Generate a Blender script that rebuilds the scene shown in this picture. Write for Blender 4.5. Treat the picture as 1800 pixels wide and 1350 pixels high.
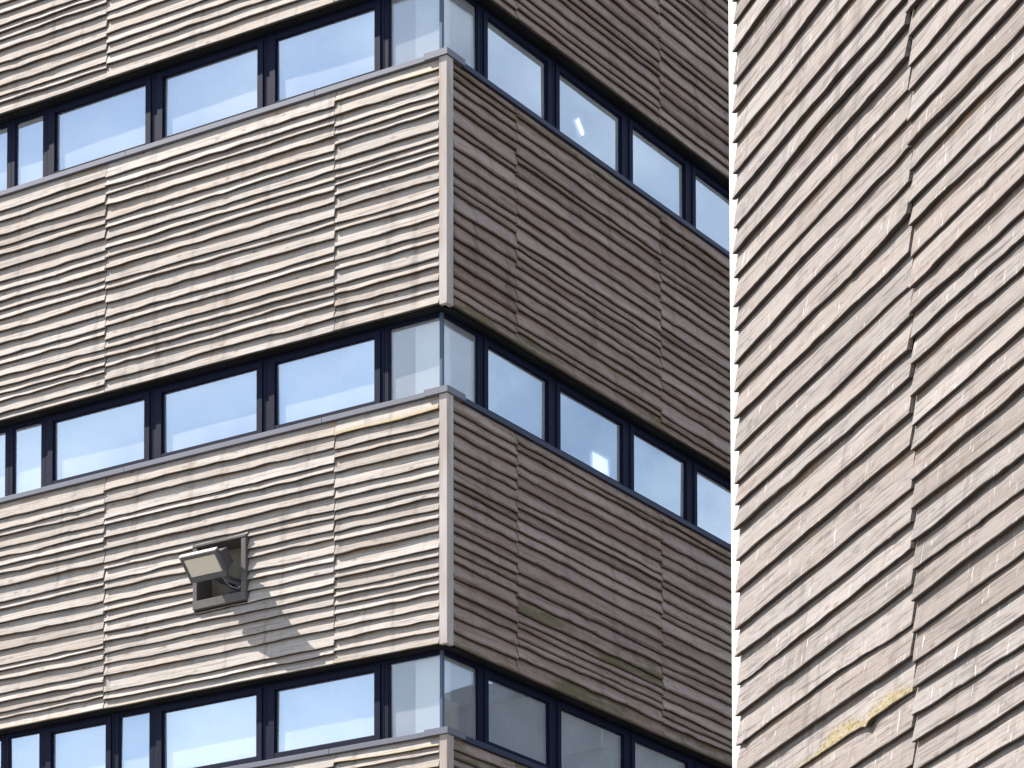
import bpy, bmesh, math, random
import numpy as np
from mathutils import Vector, Matrix

# ------------------------------------------------------------------ camera, sky, sun, exposure
for o in list(bpy.data.objects):
    bpy.data.objects.remove(o)
scene = bpy.context.scene
COL = scene.collection
R = math.radians

CAM_Z = 1.6
PITCH, ROLL = R(2.88284), R(0.09840)
cam_data = bpy.data.cameras.new('camera')
cam = bpy.data.objects.new('camera', cam_data)
COL.objects.link(cam)
cam.matrix_world = (Matrix.Translation((0, 0, CAM_Z)) @ Matrix.Rotation(math.pi / 2 + PITCH, 4, 'X')
                    @ Matrix.Rotation(-ROLL, 4, 'Z'))
cam_data.sensor_fit = 'HORIZONTAL'
cam_data.sensor_width = 36.0
cam_data.lens = 36.0 * 5631.612 / 1800.0
cam_data.shift_x = 0.0
cam_data.shift_y = (2510.855 - 675.0) / 1800.0
cam_data.clip_start, cam_data.clip_end = 0.1, 2000.0
scene.camera = cam

# corner angle of the office building and of the neighbouring building (plan)
A = 0.99456
B = 0.29151
# sun: direction towards the sun, from how shadows fall on the lit facade
SUN_RIGHT, SUN_DOWN = 2.6, 3.0
tR = Vector((math.sin(A), -math.cos(A), 0)); nL = Vector((-math.cos(A), -math.sin(A), 0))
sun_dir = (-tR * SUN_RIGHT + nL + Vector((0, 0, SUN_DOWN))).normalized()
sun_el = math.asin(sun_dir.z)
sun_az = math.atan2(sun_dir.x, sun_dir.y)

world = bpy.data.worlds.new('World')
scene.world = world
world.use_nodes = True
wn = world.node_tree
sky = wn.nodes.new('ShaderNodeTexSky')
sky.sky_type = 'NISHITA'
sky.sun_disc = False
sky.sun_elevation = sun_el
sky.sun_rotation = sun_az
sky.air_density = 1.0
sky.dust_density = 0.7
sky.ozone_density = 1.8
bg = wn.nodes['Background']
# thin wisps of high cloud all over the sky
wtc = wn.nodes.new('ShaderNodeTexCoord')
wmp = wn.nodes.new('ShaderNodeMapping'); wmp.inputs['Scale'].default_value = (1.2, 2.2, 3.2); wmp.inputs['Rotation'].default_value = (0.2, 0.1, 0.6)
wno = wn.nodes.new('ShaderNodeTexNoise'); wno.inputs['Scale'].default_value = 4.5; wno.inputs['Detail'].default_value = 5; wno.inputs['Roughness'].default_value = 0.55
wmr = wn.nodes.new('ShaderNodeMapRange'); wmr.inputs[1].default_value = 0.40; wmr.inputs[2].default_value = 0.66; wmr.inputs[4].default_value = 0.50
wmx = wn.nodes.new('ShaderNodeMix'); wmx.data_type = 'RGBA'; wmx.inputs[7].default_value = (9.0, 9.6, 10.4, 1)
wn.links.new(wtc.outputs['Generated'], wmp.inputs[0]); wn.links.new(wmp.outputs[0], wno.inputs['Vector'])
wn.links.new(wno.outputs[0], wmr.inputs[0]); wn.links.new(wmr.outputs[0], wmx.inputs[0])
wn.links.new(sky.outputs[0], wmx.inputs[6]); wn.links.new(wmx.outputs[2], bg.inputs[0])
bg.inputs[1].default_value = 0.11

sun_data = bpy.data.lights.new('sun', 'SUN')
sun_data.energy = 5.0
sun_data.angle = R(0.5)
sun_data.color = (1.0, 0.955, 0.90)
sun = bpy.data.objects.new('sun', sun_data)
COL.objects.link(sun)
sun.rotation_euler = sun_dir.to_track_quat('Z', 'Y').to_euler()

vs = scene.view_settings
vs.view_transform = 'Standard'
vs.look = 'None'
vs.gamma = 1.0
vs.use_curve_mapping = False
vs.exposure = 1.0
scene.cycles.max_bounces = 5
scene.cycles.diffuse_bounces = 3
scene.cycles.glossy_bounces = 3
scene.cycles.transparent_max_bounces = 8
scene.cycles.use_denoising = True

rng = random.Random(7)

# ------------------------------------------------------------------ helpers
def nodes_mat(name):
    m = bpy.data.materials.new(name)
    m.use_nodes = True
    nt = m.node_tree
    return m, nt, nt.nodes['Principled BSDF']

class NB:
    """small node building helper"""
    def __init__(self, nt):
        self.nt = nt
    def n(self, typ, **kw):
        nd = self.nt.nodes.new(typ)
        for k, v in kw.items():
            setattr(nd, k, v)
        return nd
    def link(self, a, b):
        self.nt.links.new(a, b)
    def val(self, sock, v):
        if hasattr(v, 'links'):
            self.link(v, sock)
        else:
            sock.default_value = v
    def math(self, op, a, b=0.0, c=None, clamp=False):
        nd = self.n('ShaderNodeMath', operation=op, use_clamp=clamp)
        self.val(nd.inputs[0], a); self.val(nd.inputs[1], b)
        if c is not None:
            self.val(nd.inputs[2], c)
        return nd.outputs[0]
    def vmul(self, a, b):
        nd = self.n('ShaderNodeVectorMath', operation='MULTIPLY')
        self.val(nd.inputs[0], a); self.val(nd.inputs[1], b)
        return nd.outputs[0]
    def noise(self, vec, scale, detail=3.0, rough=0.55, dist=0.0):
        nd = self.n('ShaderNodeTexNoise')
        self.link(vec, nd.inputs['Vector'])
        nd.inputs['Scale'].default_value = scale
        nd.inputs['Detail'].default_value = detail
        nd.inputs['Roughness'].default_value = rough
        nd.inputs['Distortion'].default_value = dist
        return nd.outputs[0]
    def ramp(self, fac, a, b, smooth=True):
        nd = self.n('ShaderNodeMapRange')
        nd.interpolation_type = 'SMOOTHSTEP' if smooth else 'LINEAR'
        self.val(nd.inputs[0], fac)
        nd.inputs[1].default_value = a; nd.inputs[2].default_value = b
        return nd.outputs[0]
    def mix(self, fac, a, b, mode='MIX'):
        nd = self.n('ShaderNodeMix', data_type='RGBA', blend_type=mode)
        self.val(nd.inputs[0], fac)
        for s, v in ((nd.inputs[6], a), (nd.inputs[7], b)):
            if hasattr(v, 'links'):
                self.link(v, s)
            else:
                s.default_value = (*v, 1.0)
        return nd.outputs[2]
    def bump(self, h, strength, dist, normal=None):
        nd = self.n('ShaderNodeBump')
        nd.inputs['Strength'].default_value = strength
        nd.inputs['Distance'].default_value = dist
        self.link(h, nd.inputs['Height'])
        if normal is not None:
            self.link(normal, nd.inputs['Normal'])
        return nd.outputs[0]

# ------------------------------------------------------------------ materials
def timber(name, light, warm, dark, lichen_col, scratch=0.5, rough_k=1.0):
    """weathered sawn timber; reads board coordinates 'bc' and per-board 'par' (v, lichen, algae), 'seed'"""
    m, nt, bsdf = nodes_mat(name)
    b = NB(nt)
    bc = b.n('ShaderNodeAttribute', attribute_name='bc').outputs['Vector']
    par = b.n('ShaderNodeAttribute', attribute_name='par').outputs['Vector']
    seed = b.n('ShaderNodeAttribute', attribute_name='seed').outputs['Fac']
    sp = b.n('ShaderNodeSeparateXYZ'); b.link(par, sp.inputs[0])
    v, lich, alga = sp.outputs
    grain = b.noise(b.vmul(bc, (1.6, 40, 55)), 1.0, 3, 0.65)
    fine = b.noise(b.vmul(bc, (7, 160, 230)), 1.0, 1, 0.6)
    broad = b.noise(b.vmul(bc, (1.1, 6, 9)), 1.0, 2, 0.6)
    patch = b.noise(b.vmul(bc, (4.0, 12, 16)), 1.0, 3, 0.65)
    w = b.math('ADD', b.math('MULTIPLY', seed, 0.75), b.math('MULTIPLY', b.math('SUBTRACT', broad, 0.5), 1.7), clamp=True)
    col = b.mix(w, light, warm)
    col = b.mix(b.math('MULTIPLY', b.ramp(grain, 0.48, 0.74), 0.62 * rough_k), col, dark)
    col = b.mix(b.math('MULTIPLY', b.ramp(fine, 0.52, 0.8), 0.35 * rough_k), col, dark)
    col = b.mix(b.math('MULTIPLY', b.ramp(patch, 0.55, 0.80), 0.50 * rough_k), col, dark)
    # fresh orange brown wood just where the board above has sheltered it from weather
    orange = b.math('MULTIPLY', b.ramp(v, 0.68, 0.85), b.ramp(broad, 0.50, 0.66))
    col = b.mix(b.math('MULTIPLY', orange, 0.55 * rough_k), col, (0.36, 0.21, 0.11))
    # rain streaks and grime running across several boards
    wc = b.n('ShaderNodeAttribute', attribute_name='wc').outputs['Vector']
    streak = b.noise(b.vmul(wc, (5.0, 1.0, 0.55)), 1.0, 3, 0.65)
    col = b.mix(b.math('MULTIPLY', b.ramp(streak, 0.52, 0.78), 0.55), col, dark)
    # per board brightness
    br = b.math('ADD', 0.88, b.math('MULTIPLY', b.math('FRACT', b.math('MULTIPLY', seed, 7.31)), 0.22))
    cc = b.n('ShaderNodeCombineXYZ')
    for i in range(3):
        b.link(br, cc.inputs[i])
    col = b.mix(1.0, col, cc.outputs[0], 'MULTIPLY')
    # knots
    vo = b.n('ShaderNodeTexVoronoi', feature='F1')
    b.link(b.vmul(bc, (3.2, 6.0, 9.5)), vo.inputs['Vector'])
    vo.inputs['Scale'].default_value = 1.0
    vo.inputs['Randomness'].default_value = 1.0
    knot = b.math('SUBTRACT', 1.0, b.ramp(vo.outputs['Distance'], 0.05, 0.17))
    col = b.mix(b.math('MULTIPLY', knot, 0.6), col, (0.12, 0.075, 0.05))
    # pale cross-grain saw scratches and nail holes
    sc1 = b.noise(b.vmul(bc, (75, 10, 9)), 1.0, 2, 0.5, 0.6)
    scr = b.math('MULTIPLY', b.ramp(sc1, 0.66, 0.74), scratch)
    col = b.mix(b.math('MULTIPLY', scr, 0.55), col, (0.66, 0.61, 0.57))
    vo2 = b.n('ShaderNodeTexVoronoi', feature='F1')
    b.link(b.vmul(bc, (7, 8, 12)), vo2.inputs['Vector'])
    hole = b.math('SUBTRACT', 1.0, b.ramp(vo2.outputs['Distance'], 0.035, 0.065))
    col = b.mix(b.math('MULTIPLY', hole, 0.75), col, (0.05, 0.035, 0.03))
    # yellow lichen along chosen lower edges
    ln = b.noise(b.vmul(bc, (26, 60, 60)), 1.0, 3, 0.75)
    lb = broad
    lm = b.math('ADD', b.math('MULTIPLY', ln, 1.5), b.math('MULTIPLY', lb, 0.9))
    lm = b.math('SUBTRACT', b.math('ADD', lm, b.math('MULTIPLY', lich, 0.75)), b.math('MULTIPLY', v, 1.7))
    lm = b.math('MULTIPLY', b.ramp(lm, 1.48, 1.80), b.ramp(lich, 0.02, 0.2))
    col = b.mix(b.math('MULTIPLY', lm, 0.8), col, b.mix(b.ramp(ln, 0.42, 0.62), (0.30, 0.24, 0.14), lichen_col))
    # green algae film
    an = b.math('ADD', b.math('MULTIPLY', patch, 0.65), b.math('MULTIPLY', broad, 0.35))
    am = b.math('MULTIPLY', b.ramp(b.math('ADD', an, b.math('MULTIPLY', alga, 0.32)), 0.58, 0.90), b.math('MINIMUM', alga, 0.9))
    col = b.mix(b.math('MULTIPLY', am, 0.8), col, (0.085, 0.080, 0.022))
    bsdf.inputs['Roughness'].default_value = 0.82
    bsdf.inputs['Specular IOR Level'].default_value = 0.25
    # waney lower edge and underside painted dark to deepen the gap shadows
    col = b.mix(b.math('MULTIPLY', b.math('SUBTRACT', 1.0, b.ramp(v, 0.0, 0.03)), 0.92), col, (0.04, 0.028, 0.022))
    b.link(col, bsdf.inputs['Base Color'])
    h = b.math('ADD', b.math('MULTIPLY', grain, 0.8), b.math('MULTIPLY', patch, 0.9))
    b.link(b.bump(h, min(1.0, 0.6 * rough_k), 0.007 * rough_k), bsdf.inputs['Normal'])
    return m

M = {}
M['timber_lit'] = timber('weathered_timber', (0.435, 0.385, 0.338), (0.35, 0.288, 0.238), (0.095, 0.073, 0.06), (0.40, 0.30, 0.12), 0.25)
M['timber_shade'] = timber('shade_toned_timber', (0.38, 0.292, 0.246), (0.27, 0.175, 0.133), (0.065, 0.043, 0.036), (0.40, 0.30, 0.06), 0.2)  # same cladding, colour lowered to deepen the shaded face
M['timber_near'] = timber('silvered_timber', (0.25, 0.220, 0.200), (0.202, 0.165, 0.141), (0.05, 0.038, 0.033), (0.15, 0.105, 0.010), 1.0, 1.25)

def plain(name, col, rough=0.6, metal=0.0, var=0.12, scale=6.0, spec=0.4, bumpd=0.0):
    m, nt, bsdf = nodes_mat(name)
    b = NB(nt)
    tc = b.n('ShaderNodeTexCoord').outputs['Object']
    n1 = b.noise(tc, scale, 4, 0.6)
    f = b.math('ADD', 1.0 - var, b.math('MULTIPLY', n1, 2 * var))
    cc = b.n('ShaderNodeCombineXYZ')
    for i in range(3):
        b.link(f, cc.inputs[i])
    b.link(b.mix(1.0, col, cc.outputs[0], 'MULTIPLY'), bsdf.inputs['Base Color'])
    bsdf.inputs['Roughness'].default_value = rough
    bsdf.inputs['Metallic'].default_value = metal
    bsdf.inputs['Specular IOR Level'].default_value = spec
    if bumpd:
        b.link(b.bump(b.noise(tc, scale * 6, 3), 0.4, bumpd), bsdf.inputs['Normal'])
    return m

M['frame'] = plain('navy_powder_coat', (0.004, 0.006, 0.022), 0.55, 0, 0.10, 9, 0.12)
M['corner_bar'] = plain('blue_grey_glazing_bar', (0.05, 0.075, 0.13), 0.4, 0, 0.1, 6, 0.5)
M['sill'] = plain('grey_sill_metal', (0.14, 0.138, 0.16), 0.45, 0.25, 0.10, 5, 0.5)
M['sill_dark'] = plain('dark_sill_metal', (0.022, 0.026, 0.055), 0.45, 0, 0.10, 5, 0.3)  # sill metal with the shaded side's darkness put into its colour; roofs share it
M['soffit'] = plain('black_soffit_board', (0.006, 0.006, 0.008), 0.7, 0, 0.2, 7, 0.2)
M['backing'] = plain('black_breather_membrane', (0.02, 0.018, 0.018), 0.9)
M['blind'] = plain('white_blind_fabric', (0.84, 0.85, 0.86), 0.9, 0, 0.03, 3)
M['cream'] = plain('cream_paint', (0.88, 0.85, 0.76), 0.8, 0, 0.03, 3)
M['plaster'] = plain('interior_plaster', (0.55, 0.55, 0.55), 0.9, 0, 0.05, 1)
M['carpet'] = plain('interior_carpet', (0.12, 0.12, 0.14), 0.95, 0, 0.2, 2)
M['white'] = plain('white_paint', (0.60, 0.585, 0.56), 0.55, 0, 0.04, 3)
M['paper'] = plain('white_paper', (0.82, 0.82, 0.80), 0.8, 0, 0.03, 8)
M['card'] = plain('brown_cardboard', (0.50, 0.35, 0.18), 0.85, 0, 0.06, 8)
M['lamp_metal'] = plain('weathered_grey_metal', (0.10, 0.095, 0.10), 0.5, 0.3, 0.2, 12, 0.5)
M['lamp_edge'] = plain('dull_aluminium', (0.45, 0.44, 0.43), 0.5, 0.4, 0.12, 12, 0.5)
M['lens'] = plain('frosted_lens', (0.68, 0.60, 0.48), 0.25, 0, 0.05, 10, 0.6)
M['cable'] = plain('black_cable_sheath', (0.02, 0.02, 0.022), 0.5)
M['cable_white'] = plain('white_cable_sheath', (0.6, 0.6, 0.58), 0.5)
M['asphalt'] = plain('pale_paving', (0.19, 0.183, 0.172), 0.9, 0, 0.25, 0.6)
M['boxwood'] = plain('grey_box_timber', (0.12, 0.106, 0.10), 0.8, 0, 0.35, 14, 0.3, 0.004)
M['boxback'] = plain('stained_back_board', (0.20, 0.17, 0.13), 0.85, 0, 0.4, 7, 0.3, 0.003)

def glow(name, col, strength):
    m, nt, bsdf = nodes_mat(name)
    bsdf.inputs['Base Color'].default_value = (*col, 1)
    bsdf.inputs['Emission Color'].default_value = (*col, 1)
    bsdf.inputs['Emission Strength'].default_value = strength
    return m
M['picture'] = glow('added_picture_glow', (0.95, 0.97, 1.0), 1.3)  # glow added so the white picture shows through the glass
M['lamp_glow'] = glow('added_lamp_glow', (1.0, 0.97, 0.92), 2.2)  # glow added to the desk lamp's shade to brighten it and the papers

def post_mat():
    m, nt, bsdf = nodes_mat('planed_post_timber')
    b = NB(nt)
    tc = b.n('ShaderNodeTexCoord').outputs['Object']
    g = b.noise(b.vmul(tc, (60, 60, 1.6)), 1.0, 4, 0.6)
    p = b.noise(b.vmul(tc, (3, 3, 0.8)), 1.0, 3, 0.6)
    col = b.mix(b.ramp(p, 0.35, 0.65), (0.47, 0.41, 0.37), (0.36, 0.285, 0.235))
    col = b.mix(b.math('MULTIPLY', b.ramp(g, 0.5, 0.75), 0.4), col, (0.18, 0.14, 0.12))
    b.link(col, bsdf.inputs['Base Color'])
    bsdf.inputs['Roughness'].default_value = 0.7
    b.link(b.bump(g, 0.4, 0.003), bsdf.inputs['Normal'])
    return m
M['post'] = post_mat()

def glass_mat(name, base, tint, haze=0.0):
    m = bpy.data.materials.new(name)
    m.use_nodes = True
    nt = m.node_tree
    nt.nodes.clear()
    b = NB(nt)
    out = b.n('ShaderNodeOutputMaterial')
    tr = b.n('ShaderNodeBsdfTransparent'); tr.inputs[0].default_value = (0.93, 0.95, 0.96, 1)
    gl = b.n('ShaderNodeBsdfGlossy'); gl.inputs['Roughness'].default_value = 0.0
    gl.inputs[0].default_value = (*tint, 1)
    tc = b.n('ShaderNodeTexCoord').outputs['Object']
    nm = b.bump(b.noise(tc, 1.1, 0, 0.4), 0.08, 0.02)
    b.link(nm, gl.inputs['Normal'])
    fr = b.n('ShaderNodeFresnel'); fr.inputs[0].default_value = 1.5
    fac = b.math('ADD', base, b.math('MULTIPLY', fr.outputs[0], 0.6), clamp=True)
    mx = b.n('ShaderNodeMixShader')
    b.link(fac, mx.inputs[0]); b.link(tr.outputs[0], mx.inputs[1]); b.link(gl.outputs[0], mx.inputs[2])
    last = mx.outputs[0]
    if haze:
        # uneven white haze painted into the glass to make panes paler and milky
        df = b.n('ShaderNodeBsdfDiffuse'); df.inputs[0].default_value = (0.86, 0.88, 0.90, 1)
        hz = b.math('MULTIPLY', b.math('ADD', 0.6, b.math('MULTIPLY', b.noise(tc, 2.2, 3, 0.6), 0.8)), haze)
        mh = b.n('ShaderNodeMixShader')
        b.link(hz, mh.inputs[0]); b.link(last, mh.inputs[1]); b.link(df.outputs[0], mh.inputs[2])
        last = mh.outputs[0]
    b.link(last, out.inputs[0])
    return m
M['glass'] = glass_mat('blue_coated_glass', 0.52, (0.80, 0.91, 1.0), 0.24)
M['glass_inner'] = glass_mat('uncoated_glass', 0.0, (0.95, 0.97, 1.0))
M['glass_clear'] = glass_mat('clear_glass', 0.16, (0.9, 0.95, 1.0), 0.22)

# ------------------------------------------------------------------ object helpers
def obj(name, mesh, mat, parent=None):
    o = bpy.data.objects.new(name, mesh)
    COL.objects.link(o)
    if mat is not None and not mesh.materials:
        mesh.materials.append(M[mat])
    if parent is not None:
        o.parent = parent
    return o

def empty(name, loc, rz):
    o = bpy.data.objects.new(name, None)
    COL.objects.link(o)
    o.location = loc
    o.rotation_euler = (0, 0, rz)
    o.empty_display_size = 0.3
    return o

def tag(o, label=None, cat=None, group=None, kind=None):
    for k, v in (('label', label), ('category', cat), ('group', group), ('kind', kind)):
        if v:
            o[k] = v
    return o

def bm_box(bm, x0, x1, y0, y1, z0, z1):
    x0, x1 = sorted((x0, x1)); y0, y1 = sorted((y0, y1)); z0, z1 = sorted((z0, z1))
    vs_ = [bm.verts.new(c) for c in ((x0, y0, z0), (x1, y0, z0), (x1, y1, z0), (x0, y1, z0),
                                     (x0, y0, z1), (x1, y0, z1), (x1, y1, z1), (x0, y1, z1))]
    for f in ((3, 2, 1, 0), (4, 5, 6, 7), (0, 1, 5, 4), (1, 2, 6, 5), (2, 3, 7, 6), (3, 0, 4, 7)):
        bm.faces.new([vs_[i] for i in f])
    return vs_

def mesh_from(bm, name, bevel=0.0):
    if bevel:
        bmesh.ops.bevel(bm, geom=bm.edges[:], offset=bevel, segments=1, affect='EDGES', profile=0.5)
    me = bpy.data.meshes.new(name)
    bm.to_mesh(me)
    bm.free()
    return me

# faces of a building in its own frame: (t along, o outwards, z) -> local xyz
def face_left(t, o, z):
    return (-o, t, z)
def face_right(t, o, z):
    return (t, -o, z)

def fbox(bm, face, t0, t1, o0, o1, z0, z1):
    a = face(t0, o0, z0); c = face(t1, o1, z1)
    return bm_box(bm, a[0], c[0], a[1], c[1], a[2], c[2])

def part_boxes(name, face, boxes, mat, parent, bevel=0.0):
    bm = bmesh.new()
    for bx in boxes:
        fbox(bm, face, *bx)
    return obj(name, mesh_from(bm, name, bevel), mat, parent)

def smooth_noise(r, n, step):
    """1-D value noise sampled n times, one knot every `step` samples"""
    k = max(4, int(n / step) + 4)
    kn = np.array([r.uniform(-1, 1) for _ in range(k)])
    x = np.linspace(0, n / step, n) + r.random() * 0.9
    i = np.clip(x.astype(int), 0, k - 2); f = x - i; f = f * f * (3 - 2 * f)
    return kn[i] * (1 - f) + kn[i + 1] * f

def board_data(r, face, t0, t1, z0, zt, wav=1.0, ob=0.055, tilt=0.0, knots=None, lich=0.0, alga=0.0, ztop_clip=None, flat_bottom=False, mid=1.0, rag=0.003, warp=1.0, seg=0.035, thick=0.035, round_=0.008):
    """one waney-edged board from t0 to t1; bottom edge near z0, top edge at zt. Returns arrays"""
    L = t1 - t0
    n = max(8, int(L / seg) + 1)
    t = np.linspace(t0, t1, n)
    u = np.linspace(-0.5, 0.5, n)
    st = 1.0 / seg
    e = 0.0085 * smooth_noise(r, n, 0.95 * st) + mid * 0.0035 * smooth_noise(r, n, 0.24 * st) + 0.0013 * smooth_noise(r, n, 0.07 * st)
    if r.random() < 0.4:
        e += 0.006 * smooth_noise(r, n, 0.35 * st) * np.clip(smooth_noise(r, n, 0.9 * st), 0, 1)
    e *= wav
    if flat_bottom:
        e *= 0.25
    kk = list(knots or [])
    if not flat_bottom:
        for _ in range(int(r.random() * L * 0.75)):
            kk.append((r.uniform(t0, t1), r.uniform(0.004, 0.011) * wav, r.uniform(0.03, 0.09)))
    obump = np.zeros(n)
    for kt, ka, kw in kk:
        d = t - kt
        prof = np.where(d < 0, np.exp(-np.abs(d) / kw), np.exp(-np.abs(d) / (kw * 0.4)))
        e -= ka * prof
        obump += min(ka, 0.02) * 0.5 * np.exp(-(d / kw) ** 2)
    e += tilt * u * L
    zb = z0 + e
    o_b = ob + warp * 0.0045 * smooth_noise(r, n, 0.9 * st) + 0.0015 * smooth_noise(r, n, 0.2 * st) + obump + r.uniform(-0.004, 0.004)
    o_b = np.maximum(o_b, 0.032)
    cup = r.uniform(-0.002, 0.004) + 0.0015 * smooth_noise(r, n, 0.8 * st)
    ot = 0.0115
    H = zt - zb
    zc = np.full(n, zt)
    fr_top = 1.0
    cols = []
    rnd = round_ * (0.7 + 0.6 * r.random())
    cols.append((o_b - thick, zb + 0.003, 0.0))
    cols.append((o_b - rnd * 0.7, zb, 0.0))
    cols.append((o_b, zb + rnd, 0.04))
    cols.append((o_b + (ot - o_b) * 0.33 + cup, zb + H * 0.33, 0.33))
    cols.append((o_b + (ot - o_b) * 0.66 + cup, zb + H * 0.66, 0.66))
    cols.append((np.full(n, ot), zc, 1.0))
    cols.append((np.full(n, 0.004), zc, 1.0))
    k = len(cols)
    # slightly ragged ends
    endl = r.uniform(-1, 1) * rag; endr = r.uniform(-1, 1) * rag
    tt = t.copy(); tt[0] += endl; tt[-1] += endr
    wc = np.zeros((n, k, 3))
    P = np.zeros((n, k, 3)); bc = np.zeros((n, k, 3)); par = np.zeros((n, k, 3))
    off = np.array([r.uniform(0, 50), r.uniform(0, 20), r.uniform(0, 20)])
    for j, (oo, zz, vv) in enumerate(cols):
        x, y, z = face(tt, oo, zz)
        P[:, j, 0] = x; P[:, j, 1] = y; P[:, j, 2] = z
        bc[:, j, 0] = tt - t0; bc[:, j, 1] = oo; bc[:, j, 2] = zz - z0
        par[:, j, 0] = vv
        wc[:, j, 0] = tt + (30.0 if face is face_left else 0.0); wc[:, j, 2] = zz
    bc += off
    if callable(lich):
        par[:, :, 1] = lich(t)[:, None]
    else:
        par[:, :, 1] = lich
    if callable(alga):
        par[:, :, 2] = alga(t)[:, None]
    else:
        par[:, :, 2] = alga
    faces = []
    idx = lambda i, j: i * k + j
    for i in range(n - 1):
        for j in range(k):
            j2 = (j + 1) % k
            faces.append((idx(i, j), idx(i, j2), idx(i + 1, j2), idx(i + 1, j)))
    faces.append(tuple(idx(0, j) for j in reversed(range(k))))
    faces.append(tuple(idx(n - 1, j) for j in range(k)))
    V = P.reshape(-1, 3)
    # orientation: left face mapping keeps handedness, right one mirrors it
    if face is face_left:
        faces = [tuple(reversed(f)) for f in faces]
    return V, faces, bc.reshape(-1, 3), par.reshape(-1, 3), np.full(len(V), r.random()), wc.reshape(-1, 3)

def boards_mesh(name, datas):
    V = []; F = []; BC = []; PA = []; SE = []; WC = []
    base = 0
    for v, f, bc, pa, se, wc in datas:
        WC.append(wc)
        V.append(v); F += [tuple(i + base for i in q) for q in f]; BC.append(bc); PA.append(pa); SE.append(se)
        base += len(v)
    V = np.concatenate(V); BC = np.concatenate(BC); PA = np.concatenate(PA); SE = np.concatenate(SE); WC = np.concatenate(WC)
    me = bpy.data.meshes.new(name)
    me.from_pydata(V.tolist(), [], F)
    for nm, ty, arr in (('bc', 'FLOAT_VECTOR', BC), ('par', 'FLOAT_VECTOR', PA), ('wc', 'FLOAT_VECTOR', WC)):
        a = me.attributes.new(nm, ty, 'POINT')
        a.data.foreach_set('vector', arr.astype(np.float32).ravel())
    a = me.attributes.new('seed', 'FLOAT', 'POINT')
    a.data.foreach_set('value', SE.astype(np.float32))
    me.polygons.foreach_set('use_smooth', np.ones(len(me.polygons), dtype=bool))
    me.set_sharp_from_angle(angle=R(38))
    me.update()
    return me

# ------------------------------------------------------------------ ground
bm = bmesh.new()
vv = [bm.verts.new(c) for c in ((-600, -600, 0), (600, -600, 0), (600, 600, 0), (-600, 600, 0))]
bm.faces.new(vv)
g = obj('ground', mesh_from(bm, 'ground'), 'asphalt')
tag(g, 'pale grey paved ground in front of the timber clad buildings', 'ground', kind='structure')

# ------------------------------------------------------------------ office building
CX, CY = -0.6791, 32.8794
S3 = 8.8693 + CAM_Z
FL = 3.6
DC = 0.9588
S = [S3 - FL, S3, S3 + FL, S3 + 2 * FL, S3 + 3 * FL]     # underside of each sill line
building = empty('office_building', (CX, CY, 0), A)
tag(building, 'timber clad office building with ribbon windows wrapping round its corner', 'building')
BW = building.matrix_basis

def to_px(P):
    """image position (photo pixels) of a world point - used only to rank boards by size in view"""
    x, y, z = P[0], P[1], P[2] - CAM_Z
    c, s = math.cos(PITCH), math.sin(PITCH)
    y2 = c * y + s * z; z2 = -s * y + c * z
    return 900 + 5631.6 * x / y2, 2510.86 - 5631.6 * z2 / y2

DEPTH = 9.0
GAP = 0.006
L_PANELS = [(0.046, 1.395 - GAP), (1.395 + GAP, 4.583 - GAP), (4.583 + GAP, 7.75)]
R_PANELS = [(0.074, 1.307 - GAP), (1.307 + GAP, 4.388 - GAP), (4.388 + GAP, 7.45)]
BOX_T = (2.555, 3.290)
BOX_Z = (12.320, 13.040)
ROOF = S[4] + 0.05

# backing walls per storey (the left one leaves the floodlight recess open)
for i in range(1, 4):
    z0, z1 = S[i] + DC, S[i + 1]
    if i == 1:
        bx = [(0.02, BOX_T[0], -0.25, 0, z0, z1), (BOX_T[1], DEPTH, -0.25, 0, z0, z1),
              (BOX_T[0], BOX_T[1], -0.25, 0, z0, BOX_Z[0]), (BOX_T[0], BOX_T[1], -0.25, 0, BOX_Z[1], z1),
              (BOX_T[0], BOX_T[1], -0.25, -0.20, BOX_Z[0], BOX_Z[1])]
    else:
        bx = [(0.02, DEPTH, -0.25, 0, z0, z1)]
    part_boxes('wall', face_left, bx, 'backing', building)
    part_boxes('wall', face_right, [(0.252, DEPTH, -0.25, 0, z0, z1)], 'backing', building)
part_boxes('wall', face_left, [(0.02, DEPTH, -0.25, 0, 0, S3 - 0.002)], 'backing', building)
part_boxes('wall', face_right, [(0.252, DEPTH, -0.25, 0, 0, S3 - 0.002)], 'backing', building)
# rear walls and roof close the box
bm = bmesh.new()
bm_box(bm, DEPTH, DEPTH + 0.25, 0, DEPTH + 0.25, 0, ROOF)
bm_box(bm, 0, DEPTH, DEPTH, DEPTH + 0.25, 0, ROOF)
obj('rear_wall', mesh_from(bm, 'rear_wall'), 'plaster', building)
bm = bmesh.new(); bm_box(bm, -0.05, DEPTH + 0.3, -0.05, DEPTH + 0.3, ROOF, ROOF + 0.3)
obj('roof', mesh_from(bm, 'roof'), 'sill_dark', building)
for i in range(1, 5):
    bm = bmesh.new(); bm_box(bm, 0.255, DEPTH - 0.01, 0.255, DEPTH - 0.01, S[i] - 0.95, S[i] - 0.60)
    obj('floor_slab', mesh_from(bm, 'floor_slab'), 'carpet', building)
    bm = bmesh.new(); bm_box(bm, 3.2, DEPTH - 0.02, 3.2, DEPTH - 0.02, S[i] - 0.598, S[i] + 1.9 if i < 4 else ROOF - 0.01)
    obj('inner_wall', mesh_from(bm, 'inner_wall'), 'plaster', building)
    if i < 4:
        bm = bmesh.new(); bm_box(bm, 0.255, DEPTH - 0.01, 0.255, DEPTH - 0.01, S[i] + DC + 0.05, S[i] + DC + 0.10)
        obj('ceiling', mesh_from(bm, 'ceiling'), 'plaster', building)

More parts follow.
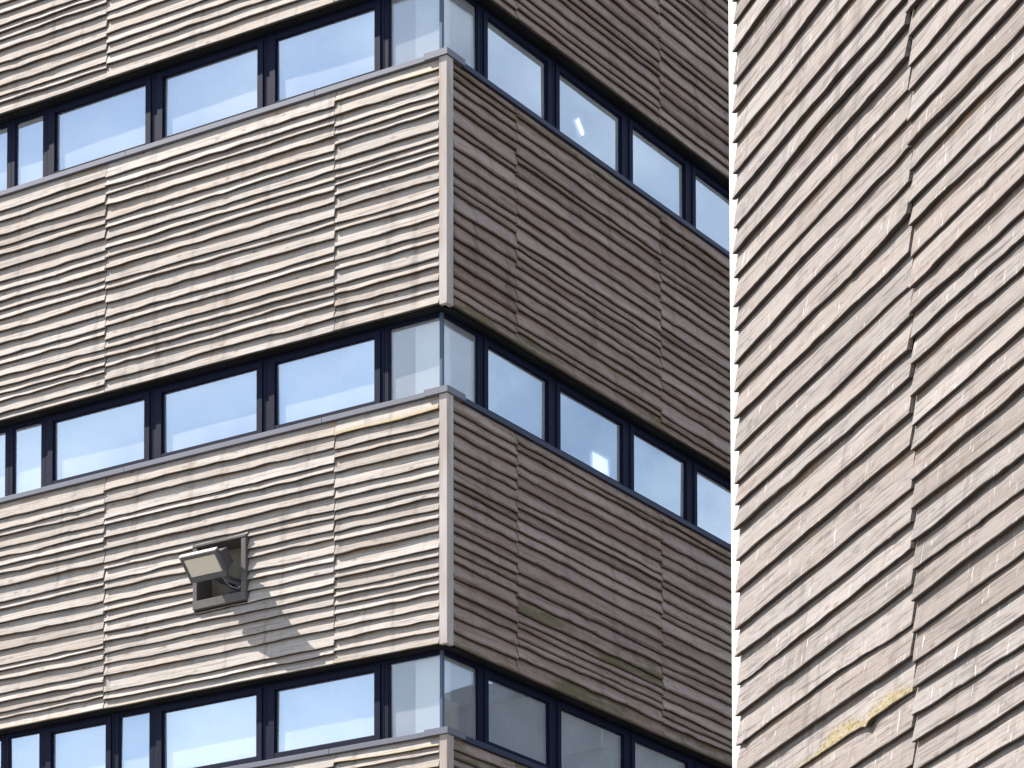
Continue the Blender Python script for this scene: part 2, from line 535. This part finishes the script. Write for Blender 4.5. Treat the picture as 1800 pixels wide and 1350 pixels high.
# timber boards
def rows_for(r, z0, z1, n):
    p = [r.choice([r.uniform(0.62, 0.95), r.uniform(0.85, 1.2), r.uniform(1.1, 1.45)]) for _ in range(n)]
    s = (z1 - z0) / sum(p)
    z = [z0]
    for q in p:
        z.append(z[-1] + q * s)
    return z

board_jobs = []       # (visible area, data)
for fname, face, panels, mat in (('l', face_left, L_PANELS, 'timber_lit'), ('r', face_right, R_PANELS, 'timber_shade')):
    for pi, (t0, t1) in enumerate(panels):
        for si in range(0, 4):
            z_lo = S[si] + DC
            z_hi = S[si + 1]
            r = random.Random(1000 * si + 17 * pi + (500 if fname == 'r' else 0))
            zs = rows_for(r, z_lo, z_hi - 0.02, 21)
            for k in range(21):
                if si == 0 and zs[k] < S3 - 0.85:
                    continue
                zt = min(zs[k + 1] + 0.030, z_hi - 0.004)
                spans = [(t0, t1)]
                if fname == 'l' and pi == 1 and si == 1 and zs[k + 1] > BOX_Z[0] + 0.02 and zs[k] < BOX_Z[1] - 0.01:
                    spans = [(t0, BOX_T[0] - 0.003), (BOX_T[1] + 0.003, t1)]
                lich = 0.0; alga = 0.0
                if fname == 'l':
                    if k == 20 and pi == 0:
                        lich = 0.9 + 0.15 * math.sin(si * 2.0)
                    elif k == 0 and si == 1:
                        lich = 0.55
                    elif k == 20 and pi == 1 and si == 1:
                        lich = 0.35
                    elif k == 0 and pi == 0:
                        lich = 0.3
                    elif k == 2 and si == 1 and pi == 1:
                        lich = 0.4
                    else:
                        lich = max(0, r.uniform(-0.5, 0.18))
                else:
                    alga = max(0.0, r.uniform(-0.25, 0.45))
                    if k in (0, 20, 19):
                        alga = r.uniform(0.5, 0.9)
                    if si == 1 and pi == 1 and k in (5, 6):
                        alga = 1.05
                    if si == 1 and pi == 1 and k == 0:
                        alga = 1.0
                    if si == 0 and k >= 19:
                        alga = 0.95
                    if si == 3:
                        alga *= 0.3
                jobs = [(a0, a1, zs[k], zt) for a0, a1 in spans]
                if len(spans) == 2:
                    if zs[k] < BOX_Z[1] < zs[k + 1]:
                        jobs.append((BOX_T[0] - 0.002, BOX_T[1] + 0.002, BOX_Z[1] + 0.003, zt))
                    elif zs[k] < BOX_Z[0] < zs[k + 1]:
                        jobs.append((BOX_T[0] - 0.002, BOX_T[1] + 0.002, zs[k], BOX_Z[0] - 0.002))
                if alga > 0.8:
                    amp, ph = alga, r.uniform(0, 6.28)
                    alga = lambda t, amp=amp, ph=ph: amp * (0.78 + 0.26 * np.sin(1.9 * t + ph))
                for (a0, a1, za, zb_) in jobs:
                    if a1 - a0 < 0.1 or zb_ - za < 0.03:
                        continue
                    d = board_data(r, face, a0, a1, za, zb_, wav=1.0 if fname == 'l' else 1.1,
                                   tilt=r.uniform(-0.003, 0.003), lich=lich, alga=alga,
                                   flat_bottom=(k == 0), round_=0.008 if fname == 'l' else 0.024, mid=1.9, ob=0.064 if fname == 'l' else 0.068, thick=0.043 if fname == 'l' else 0.048)
                    # rank by visible size in view
                    area = 0.0
                    m = 16
                    pts = []
                    for q in range(m + 1):
                        tq = a0 + (a1 - a0) * q / m
                        w = BW @ Vector(face(tq, 0.03, zs[k] + 0.06)) if False else Matrix.Translation((CX, CY, 0)) @ Matrix.Rotation(A, 4, 'Z') @ Vector(face(tq, 0.03, zs[k] + 0.06))
                        pts.append(to_px(w))
                    for q in range(m):
                        x0, y0 = pts[q]; x1, y1 = pts[q + 1]
                        if 0 < x1 < 1286 and 0 < x0 < 1800 and -5 < y0 < 1355:
                            area += math.hypot(x1 - x0, y1 - y0)
                    board_jobs.append((area, mat, d))
board_jobs.sort(key=lambda j: -j[0])
N_SINGLE = 300
for area, mat, d in board_jobs[:N_SINGLE]:
    obj('board', boards_mesh('board', [d]), mat, building)
rest = board_jobs[N_SINGLE:]
me = boards_mesh('board_remainder', [d for _, _, d in rest])
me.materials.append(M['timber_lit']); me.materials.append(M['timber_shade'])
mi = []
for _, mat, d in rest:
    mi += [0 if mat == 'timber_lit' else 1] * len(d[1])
me.polygons.foreach_set('material_index', mi)
tag(obj('board_remainder', me, None, building), kind='stuff')

# corner posts, soffits, sills
for i in range(0, 4):
    z0, z1 = S[i] + DC - 0.012, S[i + 1] - 0.004
    if i == 0:
        z0 = S3 - 1.2
    bm = bmesh.new()
    # one L-free square post wrapping the corner
    bm_box(bm, -0.060, 0.062, -0.064, 0.036, z0, z1)
    obj('corner_post', mesh_from(bm, 'corner_post', 0.004), 'post', building)

SILL_H = 0.056
for i in range(1, 4):
    zc = S[i] + DC
    # soffits (dark boards under the cladding)
    part_boxes('soffit', face_left, [(0.24, DEPTH, -0.24, 0.012, zc - 0.012, zc - 0.001)], 'soffit', building)
    bm = bmesh.new(); bm_box(bm, -0.012, DEPTH, -0.012, 0.239, zc - 0.012, zc - 0.001)
    obj('soffit', mesh_from(bm, 'soffit'), 'soffit', building)
    # sills: lengths of folded metal meeting at a joint, overlaid by a corner cap
    r = random.Random(i)
    cuts = [0.02, 1.36 + 0.1 * i, 4.30, 7.2]
    for a0, a1 in zip(cuts[:-1], cuts[1:]):
        part_boxes('window_sill', face_left, [(a0 + 0.001, a1 - 0.001, -0.15, 0.056 + 0.0015 * (r.random()), S[i], S[i] + SILL_H)], 'sill', building, 0.003)
    cuts = [0.152, 3.2, 7.2]
    for a0, a1 in zip(cuts[:-1], cuts[1:]):
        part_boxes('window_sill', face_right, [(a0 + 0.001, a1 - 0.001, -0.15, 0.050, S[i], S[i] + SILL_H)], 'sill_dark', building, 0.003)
    bm = bmesh.new()
    bm_box(bm, -0.082, 0.010, -0.082, 0.215, S[i] - 0.003, S[i] + SILL_H + 0.009)
    bm_box(bm, 0.010, 0.260, -0.082, 0.010, S[i] - 0.0028, S[i] + SILL_H + 0.0088)
    obj('sill_cap', mesh_from(bm, 'sill_cap'), 'sill', building)

# windows --------------------------------------------------------
GO = -0.132           # glass plane
def frame_ring(bm, face, t0, t1, z0, z1, w, o0, o1, wb=None, wt=None):
    wb = wb or w; wt = wt or w
    fbox(bm, face, t0, t0 + w, o0, o1, z0, z1)
    fbox(bm, face, t1 - w, t1, o0, o1, z0, z1)
    fbox(bm, face, t0 + w, t1 - w, o0, o1 - 0.002, z0, z0 + wb)
    fbox(bm, face, t0 + w, t1 - w, o0, o1 - 0.002, z1 - wt, z1)

def pane(face, t0, t1, z0, z1, mat, parent):
    # thin sheet of glass: coated outer surface, plain inner surface and edges
    o = part_boxes('pane', face, [(t0, t1, GO - 0.012, GO, z0, z1)], mat, parent)
    o.data.materials.append(M['glass_inner'])
    outward = Vector(face(0, 1, 0))
    c = Vector(face((t0 + t1) / 2, GO, (z0 + z1) / 2))
    rot = Matrix.Rotation(rng.uniform(-0.006, 0.006), 4, 'Z') @ Matrix.Rotation(rng.uniform(-0.012, 0.012), 4, 'X' if face is face_right else 'Y')
    o.data.transform(Matrix.Translation(c) @ rot @ Matrix.Translation(-c))
    for p in o.data.polygons:
        p.material_index = 0 if p.normal.dot(outward) > 0.9 else 1
    return o

def window(face, storey, t0, t1, kind, blind=0.0, blind_t=None, blind_mat='blind'):
    zs = S[storey] + SILL_H + 0.002
    zc = S[storey] + DC - 0.014
    bm = bmesh.new()
    w = 0.052
    frame_ring(bm, face, t0 + 0.001, t1 - 0.001, zs, zc, w, -0.197, -0.102 if kind == 'sash' else -0.105, wb=0.03, wt=0.034)
    win = obj('window', mesh_from(bm, 'window', 0.003), 'frame', building)
    if kind == 'sash':
        bm = bmesh.new()
        a0, a1 = t0 + w - 0.006, t1 - w + 0.006
        b0, b1 = zs + 0.024, zc - 0.030
        frame_ring(bm, face, a0, a1, b0, b1, 0.078, -0.177, -0.087, wb=0.080, wt=0.056)
        # glazing bead, stepped back
        frame_ring(bm, face, a0 + 0.078, a1 - 0.078, b0 + 0.08, b1 - 0.056, 0.010, -0.167, -0.107)
        obj('sash', mesh_from(bm, 'sash', 0.003), 'frame', win)
        p = (a0 + 0.074, a1 - 0.074, b0 + 0.076, b1 - 0.052)
    else:
        bm = bmesh.new()
        frame_ring(bm, face, t0 + w + 0.001, t1 - w - 0.001, zs + 0.031, zc - 0.035, 0.020, -0.167, -0.113)
        obj('bead', mesh_from(bm, 'bead', 0.002), 'frame', win)
        p = (t0 + w + 0.018, t1 - w - 0.018, zs + 0.048, zc - 0.052)
    pane(face, p[0], p[1], p[2], p[3], 'glass', win)
    if blind is not None:
        ba, bb = blind_t or (t0 + 0.03, t1 - 0.03)
        zlow = zs + 0.02 + blind * (zc - zs)
        part_boxes('blind', face, [(ba, bb, -0.212, -0.208, zlow + 0.02, zc + 0.03), (ba, bb, -0.216, -0.204, zlow, zlow + 0.02)], blind_mat, win)
    return win

def corner_window(storey):
    zs = S[storey] + SILL_H + 0.002
    zc = S[storey] + DC - 0.014
    bm = bmesh.new()
    bm_box(bm, 0.112, 0.150, 0.112, 0.150, zs, zc)            # slim glazing post on the corner
    win = obj('window', mesh_from(bm, 'corner_window', 0.003), 'corner_bar', building)
    for face, t1 in ((face_left, 0.850), (face_right, 0.830)):
        part_boxes('frame', face, [(t1 - 0.052, t1, -0.197, -0.105, zs, zc),
                                   (0.151, t1 - 0.053, -0.197, -0.107, zs, zs + 0.022),
                                   (0.151, t1 - 0.053, -0.197, -0.107, zc - 0.045, zc)], 'frame', win, 0.003)
        part_boxes('bead', face, [(t1 - 0.066, t1 - 0.0525, -0.167, -0.111, zs + 0.023, zc - 0.046)], 'frame', win)
        pane(face, 0.140, t1 - 0.05, zs + 0.018, zc - 0.04, 'glass_clear', win)
    return win

for st in (1, 2, 3):
    corner_window(st)
L_UP = [(0.850, 2.426, 'sash'), (2.426, 4.007, 'sash'), (4.007, 5.597, 'sash'), (5.597, 6.145, 'fixed'), (6.145, 6.70, 'fixed')]
L_LOW = [(0.850, 2.420, 'sash'), (2.420, 3.985, 'sash'), (3.985, 4.545, 'fixed'), (4.545, 5.600, 'sash'), (5.600, 6.180, 'fixed'), (6.180, 6.75, 'fixed')]
R_ALL = [(0.830, 2.285, 'sash'), (2.285, 3.875, 'sash'), (3.875, 5.340, 'sash'), (5.340, 6.80, 'sash')]
blinds = {(3, 'l'): [0.0, 0.0, 0.0, 0.0, 0.0], (2, 'l'): [0.0, 0.40, 0.38, 0.25, 0.0], (1, 'l'): [0.15, 0.18, 0.0, 0.0, 0.0, 0.0],
          (3, 'r'): [None, None, 0.0, 0.0], (2, 'r'): [0.0, None, 0.0, 0.0], (1, 'r'): [0.10, 0.0, 0.55, 0.3]}
for st in (1, 2, 3):
    for fn, face, lst in (('l', face_left, L_UP if st > 1 else L_LOW), ('r', face_right, R_ALL)):
        for q, (a0, a1, kd) in enumerate(lst):
            bt = None
            if fn == 'r' and q == 3:
                bt = (a0 + 0.03, a0 + 0.55)
            window(face, st, a0, a1, kd, blinds[(st, fn)][q], bt)
    # cream painted concrete column standing just inside the corner glazing
    bm = bmesh.new(); bm_box(bm, 0.200, 0.40, 0.200, 0.52, S[st] - 0.598, S[st] + DC + 0.04)
    obj('column', mesh_from(bm, 'column', 0.006), 'cream', building)

# ------------------------------------------------------------------ neighbouring building
RX, RY = 1.3259, 18.42
near = empty('neighbouring_building', (RX, RY, 0), B - math.pi / 2)
tag(near, 'nearer sunlit building clad in wide silver timber boards with white edge trim', 'building')
NT = 13.2
part_boxes('wall', face_right, [(-0.055, 6.2, -6.0, 0.0, 0, NT)], 'backing', near)
part_boxes('roof', face_right, [(-0.10, 6.3, -6.1, 0.05, NT + 0.001, NT + 0.15)], 'sill_dark', near)
part_boxes('edge_trim', face_right, [(-0.066, 0.070, -0.10, 0.015, 0.05, NT - 0.05)], 'white', near, 0.002)
tips_a = [10.753, 10.593, 10.407, 10.221, 10.052, 9.867, 9.715, 9.555, 9.395, 9.235, 9.067, 8.922, 8.738, 8.563, 8.387, 8.211, 8.03, 7.881, 7.734, 7.554, 7.38, 7.161, 6.991, 6.841, 6.658, 6.478]
tips_b = [9.606, 9.485, 9.346, 9.205, 9.06, 8.916, 8.781, 8.627, 8.487, 8.341, 8.194, 8.036, 7.91, 7.767, 7.627, 7.478, 7.333, 7.201, 7.034, 6.87, 6.725, 6.584, 6.425, 6.27, 6.122, 5.992, 5.854]
def extend(zs, pitch, lo, hi, r):
    zs = sorted(zs)
    while zs[0] > lo:
        zs.insert(0, zs[0] - pitch * r.uniform(0.85, 1.15))
    while zs[-1] < hi:
        zs.append(zs[-1] + pitch * r.uniform(0.85, 1.15))
    return zs
r = random.Random(5)
for (t0, t1), tips, pitch in (((0.078, 2.578), tips_a, 0.171), ((2.590, 5.17), tips_b, 0.144)):
    zs = extend(tips, pitch, 4.6, 12.2, r)
    for k in range(len(zs) - 1):
        knots = None; lich = max(0.0, r.uniform(-0.9, 0.12))
        wav = r.choice([0.8, 1.0, 1.2, 1.6, 2.0])
        if t0 < 0.1 and abs(zs[k] - 6.10) < 0.09 and not any(j < k and abs(zs[j] - 6.10) < 0.09 for j in range(k)):
            knots = [(2.03, 0.035, 0.035), (2.0, 0.018, 0.12)]
            lich = lambda t: 1.45 * np.clip((t - 0.7) / 0.7, 0.0, 1.0) * (0.85 + 0.15 * np.sin(t * 9.0))
        d = board_data(r, face_right, t0, t1, zs[k], zs[k + 1] + 0.035, wav=wav, mid=0.75, ob=0.049,
                       tilt=r.uniform(-0.010, 0.010), knots=knots, lich=lich, rag=0.006, warp=1.8, seg=0.028, thick=0.029, round_=0.004)
        obj('board', boards_mesh('board', [d]), 'timber_near', near)

# ------------------------------------------------------------------ dark block across the yard, seen mirrored in the lowest windows
block = empty('office_block', (30.0, 47.0, 0), A + R(8))
tag(block, 'dark slate clad block mirrored in the lowest windows of the shaded facade', 'building')
M['slate'] = plain('dark_slate_cladding', (0.035, 0.036, 0.038), 0.8, 0, 0.3, 0.8)
BH = 20.6
bm = bmesh.new(); bm_box(bm, 0, 14, -16, 16, 0, BH); obj('wall', mesh_from(bm, 'block_wall'), 'slate', block)
bm = bmesh.new(); bm_box(bm, -0.25, 14.25, -16.25, 16.25, BH + 0.002, BH + 0.4); obj('roof', mesh_from(bm, 'block_roof'), 'sill_dark', block)
for q in range(5):
    for w_ in range(8):
        y0 = -15 + 3.85 * w_
        bm = bmesh.new()
        z0 = 2.2 + 4.1 * q
        bm_box(bm, -0.06, -0.002, y0, y0 + 2.4, z0, z0 + 0.1); bm_box(bm, -0.06, -0.002, y0, y0 + 2.4, z0 + 1.6, z0 + 1.7)
        bm_box(bm, -0.06, -0.002, y0, y0 + 0.1, z0 + 0.101, z0 + 1.599); bm_box(bm, -0.06, -0.002, y0 + 2.3, y0 + 2.4, z0 + 0.101, z0 + 1.599)
        wo = obj('window', mesh_from(bm, 'block_window'), 'slate', block)
        bm = bmesh.new(); bm_box(bm, -0.03, -0.003, y0 + 0.101, y0 + 2.299, z0 + 0.101, z0 + 1.599)
        obj('pane', mesh_from(bm, 'block_pane'), 'cable', wo)

# ------------------------------------------------------------------ floodlight in its recessed timber box
def on_left(name, boxes, mat, parent, bevel=0.0):
    return part_boxes(name, face_left, boxes, mat, parent, bevel)

def world_left(t, o, z):
    return Matrix.Translation((CX, CY, 0)) @ Matrix.Rotation(A, 4, 'Z') @ Vector(face_left(t, o, z))

T0, T1 = BOX_T; Z0, Z1 = BOX_Z
flood = empty('floodlight', world_left((T0 + T1) / 2, 0.0, Z0), A)
tag(flood, 'square floodlight on a bracket leaning out of a framed recess in the cladding', 'floodlight')
def fl(t, o, z):                       # face coordinates -> floodlight frame
    return (-o, t - (T0 + T1) / 2, z - Z0)
def fpart(name, boxes, mat, parent=flood, bevel=0.0):
    bm = bmesh.new()
    for (a0, a1, o0, o1, z0, z1) in boxes:
        p0 = fl(a0, o0, z0); p1 = fl(a1, o1, z1)
        bm_box(bm, p0[0], p1[0], p0[1], p1[1], p0[2], p1[2])
    return obj(name, mesh_from(bm, name, bevel), mat, parent)
fpart('frame_side', [(T0 + 0.001, T0 + 0.066, -0.198, 0.088, Z0 + 0.095, Z1 - 0.031)], 'boxwood', bevel=0.004)
fpart('frame_side', [(T1 - 0.060, T1 - 0.001, -0.198, 0.088, Z0 + 0.095, Z1 - 0.031)], 'boxwood', bevel=0.004)
fpart('frame_bottom', [(T0 + 0.001, T1 - 0.001, -0.198, 0.091, Z0 + 0.001, Z0 + 0.094)], 'boxwood', bevel=0.004)
fpart('frame_top', [(T0 + 0.001, T1 - 0.001, -0.198, 0.094, Z1 - 0.030, Z1 - 0.001)], 'boxwood', bevel=0.004)
fpart('back_board', [(T0 + 0.067, T1 - 0.061, -0.190, -0.175, Z0 + 0.096, Z1 - 0.032)], 'boxback')

# lamp head: a shallow tapering housing; outer top edge at out 0.40, lower edge at out 0.22
ha0, ha1 = 2.655, 3.150
top_o, top_z = 0.490, 12.760
bot_o, bot_z = 0.285, 12.540
ev = Vector((bot_o - top_o, bot_z - top_z)); el = ev.length; ev /= el
nv = Vector((-ev.y, ev.x))
if nv.y > 0:
    nv = -nv                           # lens normal: outwards and down
def hp(t, along, depth):               # point on the head: distance down the lens plane, depth along the normal
    o = top_o + ev.x * along + nv.x * depth
    z = top_z + ev.y * along + nv.y * depth
    return fl(t, o, z)
def head_prism(rows):
    """rows: list of (t0, t1, along0, along1, depth) rings joined in order, closed at both ends"""
    bm = bmesh.new()
    rings = []
    for (a0, a1, l0, l1, dp) in rows:
        rings.append([bm.verts.new(hp(*c)) for c in ((a0, l0, dp), (a1, l0, dp), (a1, l1, dp), (a0, l1, dp))])
    for ra, rb in zip(rings[:-1], rings[1:]):
        for i in range(4):
            j = (i + 1) % 4
            bm.faces.new((ra[i], ra[j], rb[j], rb[i]))
    bm.faces.new(list(reversed(rings[0]))); bm.faces.new(rings[-1])
    bmesh.ops.recalc_face_normals(bm, faces=bm.faces)
    return bm
head = obj('lamp_head', mesh_from(head_prism([(ha0 + 0.07, ha1 - 0.07, 0.10, el - 0.03, -0.30), (ha0 + 0.05, ha1 - 0.05, 0.07, el - 0.02, -0.15), (ha0 + 0.02, ha1 - 0.02, 0.015, el - 0.005, -0.075),
                                               (ha0, ha1, 0.0, el, -0.055), (ha0, ha1, 0.0, el, 0.0),
                                               (ha0 + 0.028, ha1 - 0.028, 0.030, el - 0.055, 0.0), (ha0 + 0.034, ha1 - 0.034, 0.036, el - 0.061, -0.012)]), 'lamp_head', 0), 'lamp_metal', flood)
obj('lens', mesh_from(head_prism([(ha0 + 0.035, ha1 - 0.035, 0.037, el - 0.062, -0.030), (ha0 + 0.035, ha1 - 0.035, 0.037, el - 0.062, -0.006)]), 'lens', 0.002), 'lens', head)
obj('top_lip', mesh_from(head_prism([(ha0 - 0.004, ha1 + 0.004, -0.016, -0.001, -0.058), (ha0 - 0.004, ha1 + 0.004, -0.016, -0.001, 0.006)]), 'top_lip', 0.002), 'lamp_edge', head)
def tube(name, pts, rad, mat, parent, sides=8):
    bm = bmesh.new()
    rings = []
    P = [Vector(fl(*p)) for p in pts]
    for i, p in enumerate(P):
        d = (P[min(i + 1, len(P) - 1)] - P[max(i - 1, 0)]).normalized()
        u = d.orthogonal().normalized(); v = d.cross(u)
        if i and rings:
            u = (prev_u - d * prev_u.dot(d)).normalized(); v = d.cross(u)
        prev_u = u
        rings.append([bm.verts.new(p + (u * math.cos(a) + v * math.sin(a)) * rad) for a in [2 * math.pi * k / sides for k in range(sides)]])
    for ra, rb in zip(rings[:-1], rings[1:]):
        for i in range(sides):
            j = (i + 1) % sides
            bm.faces.new((ra[i], ra[j], rb[j], rb[i]))
    bm.faces.new(list(reversed(rings[0]))); bm.faces.new(rings[-1])
    me = mesh_from(bm, name)
    me.polygons.foreach_set('use_smooth', np.ones(len(me.polygons), dtype=bool))
    return obj(name, me, mat, parent)
hc = (ha0 + ha1) / 2
tube('bracket_arm', [(hc - 0.16, -0.17, 12.60), (hc - 0.15, 0.02, 12.585), (hc - 0.13, 0.22, 12.60), (hc - 0.12, 0.32, 12.66)], 0.020, 'lamp_metal', flood)
tube('bracket_arm', [(hc + 0.02, -0.17, 12.60), (hc + 0.03, 0.02, 12.585), (hc + 0.05, 0.22, 12.60), (hc + 0.05, 0.32, 12.66)], 0.020, 'lamp_metal', flood)
fpart('bracket_plate', [(hc - 0.22, hc + 0.08, -0.174, -0.160, 12.53, 12.68)], 'lamp_metal', bevel=0.003)
def loop(seed, mat):
    r = random.Random(seed)
    pts = []
    for i in range(15):
        f = i / 14
        pts.append((hc - 0.10 - 0.12 * f + 0.03 * math.sin(f * 9 + seed), 0.20 - 0.36 * f, 12.60 - 0.10 * math.sin(math.pi * f) - 0.02 * seed + 0.02 * math.sin(f * 11 + seed)))
    return tube('cable', pts, 0.006, mat, flood, 6)
loop(1.0, 'cable'); loop(2.0, 'cable'); loop(0.3, 'cable_white')

# ------------------------------------------------------------------ things standing behind the glass
def world_right(t, o, z):
    return Matrix.Translation((CX, CY, 0)) @ Matrix.Rotation(A, 4, 'Z') @ Vector(face_right(t, o, z))
def inside(name, label, cat, t, o, z, rz=0.0):
    e = empty(name, world_right(t, o, z), A + rz)
    tag(e, label, cat)
    return e
def ibox(name, parent, boxes, mat, bevel=0.0, tiltx=0.0):
    bm = bmesh.new()
    for bx in boxes:
        bm_box(bm, *bx)
    if tiltx:
        bmesh.ops.rotate(bm, cent=(0, 0, 0), matrix=Matrix.Rotation(tiltx, 3, 'X'), verts=bm.verts)
    return obj(name, mesh_from(bm, name, bevel), mat, parent)

# ledge inside each right-hand ribbon carries them
for st in (1, 2, 3):
    part_boxes('window_ledge', face_right, [(0.66, 6.8, -0.80, -0.199, S[st] + 0.015, S[st] + 0.045)], 'white', building)
    part_boxes('window_ledge', face_left, [(0.90, 6.8, -0.80, -0.199, S[st] + 0.015, S[st] + 0.045)], 'white', building)

zl = S[2] + 0.045
e = inside('glowing_picture', 'white picture in a pale frame, glow added, inside the middle ribbon of the shaded facade', 'picture', 3.42, -0.172, zl)
ibox('frame', e, [(-0.20, -0.175, 0, 0.018, 0, 0.40), (0.175, 0.20, 0, 0.018, 0, 0.40), (-0.175, 0.175, 0.001, 0.018, 0, 0.025), (-0.175, 0.175, 0.001, 0.018, 0.375, 0.40)], 'white', 0, -0.05)
ibox('picture', e, [(-0.174, 0.174, 0.006, 0.012, 0.026, 0.374)], 'picture', 0, -0.05)

zl = S[3] + 0.045
e = inside('book_row', 'thin white books standing upright behind the top ribbon of the shaded facade', 'books', 3.28, -0.172, zl)
for k in range(4):
    ibox('book', e, [(-0.10 + 0.06 * k, -0.07 + 0.06 * k, 0, 0.03, 0, 0.30 - 0.02 * (k % 2))], 'paper', 0.002, 0.0)
e = inside('paper_stack', 'low white paper stack lying on the ledge behind the top ribbon', 'papers', 3.52, -0.172, zl)
for k in range(3):
    ibox('sheet_pile', e, [(-0.16 + 0.01 * k, 0.16 - 0.02 * k, 0, 0.03, 0.05 * k, 0.05 * k + 0.047)], 'paper', 0.002)
e = inside('desk_lamp', 'white jointed desk lamp with added glow behind the top ribbon window beside the books', 'lamp', 2.70, -0.172, zl)
ibox('base', e, [(-0.20, 0.02, 0, 0.03, 0, 0.12)], 'white', 0.006)
def lamp_bar(x0, z0, x1, z1, w):
    bm = bmesh.new()
    d = Vector((x1 - x0, 0, z1 - z0)); L = d.length
    vs_ = bm_box(bm, 0, L, 0.0, 0.025, -w / 2, w / 2)
    ang = math.atan2(z1 - z0, x1 - x0)
    bmesh.ops.rotate(bm, cent=(0, 0, 0), matrix=Matrix.Rotation(-ang, 3, 'Y'), verts=bm.verts)
    bmesh.ops.translate(bm, vec=(x0, 0, z0), verts=bm.verts)
    return mesh_from(bm, 'bar', 0.003)
obj('stem', lamp_bar(-0.12, 0.12, -0.14, 0.42, 0.018), 'white', e)
obj('arm', lamp_bar(-0.14, 0.42, 0.22, 0.50, 0.04), 'white', e)
obj('shade', lamp_bar(0.22, 0.50, 0.36, 0.36, 0.05), 'lamp_glow', e)
zl = S[1] + 0.045
e = inside('cardboard_sheet', 'tan cardboard sheet standing inside the lowest corner window', 'cardboard', 0.36, -0.165, zl - 0.03)
ibox('sheet', e, [(-0.19, 0.14, 0, 0.02, 0, 0.46)], 'card', 0, -0.02)
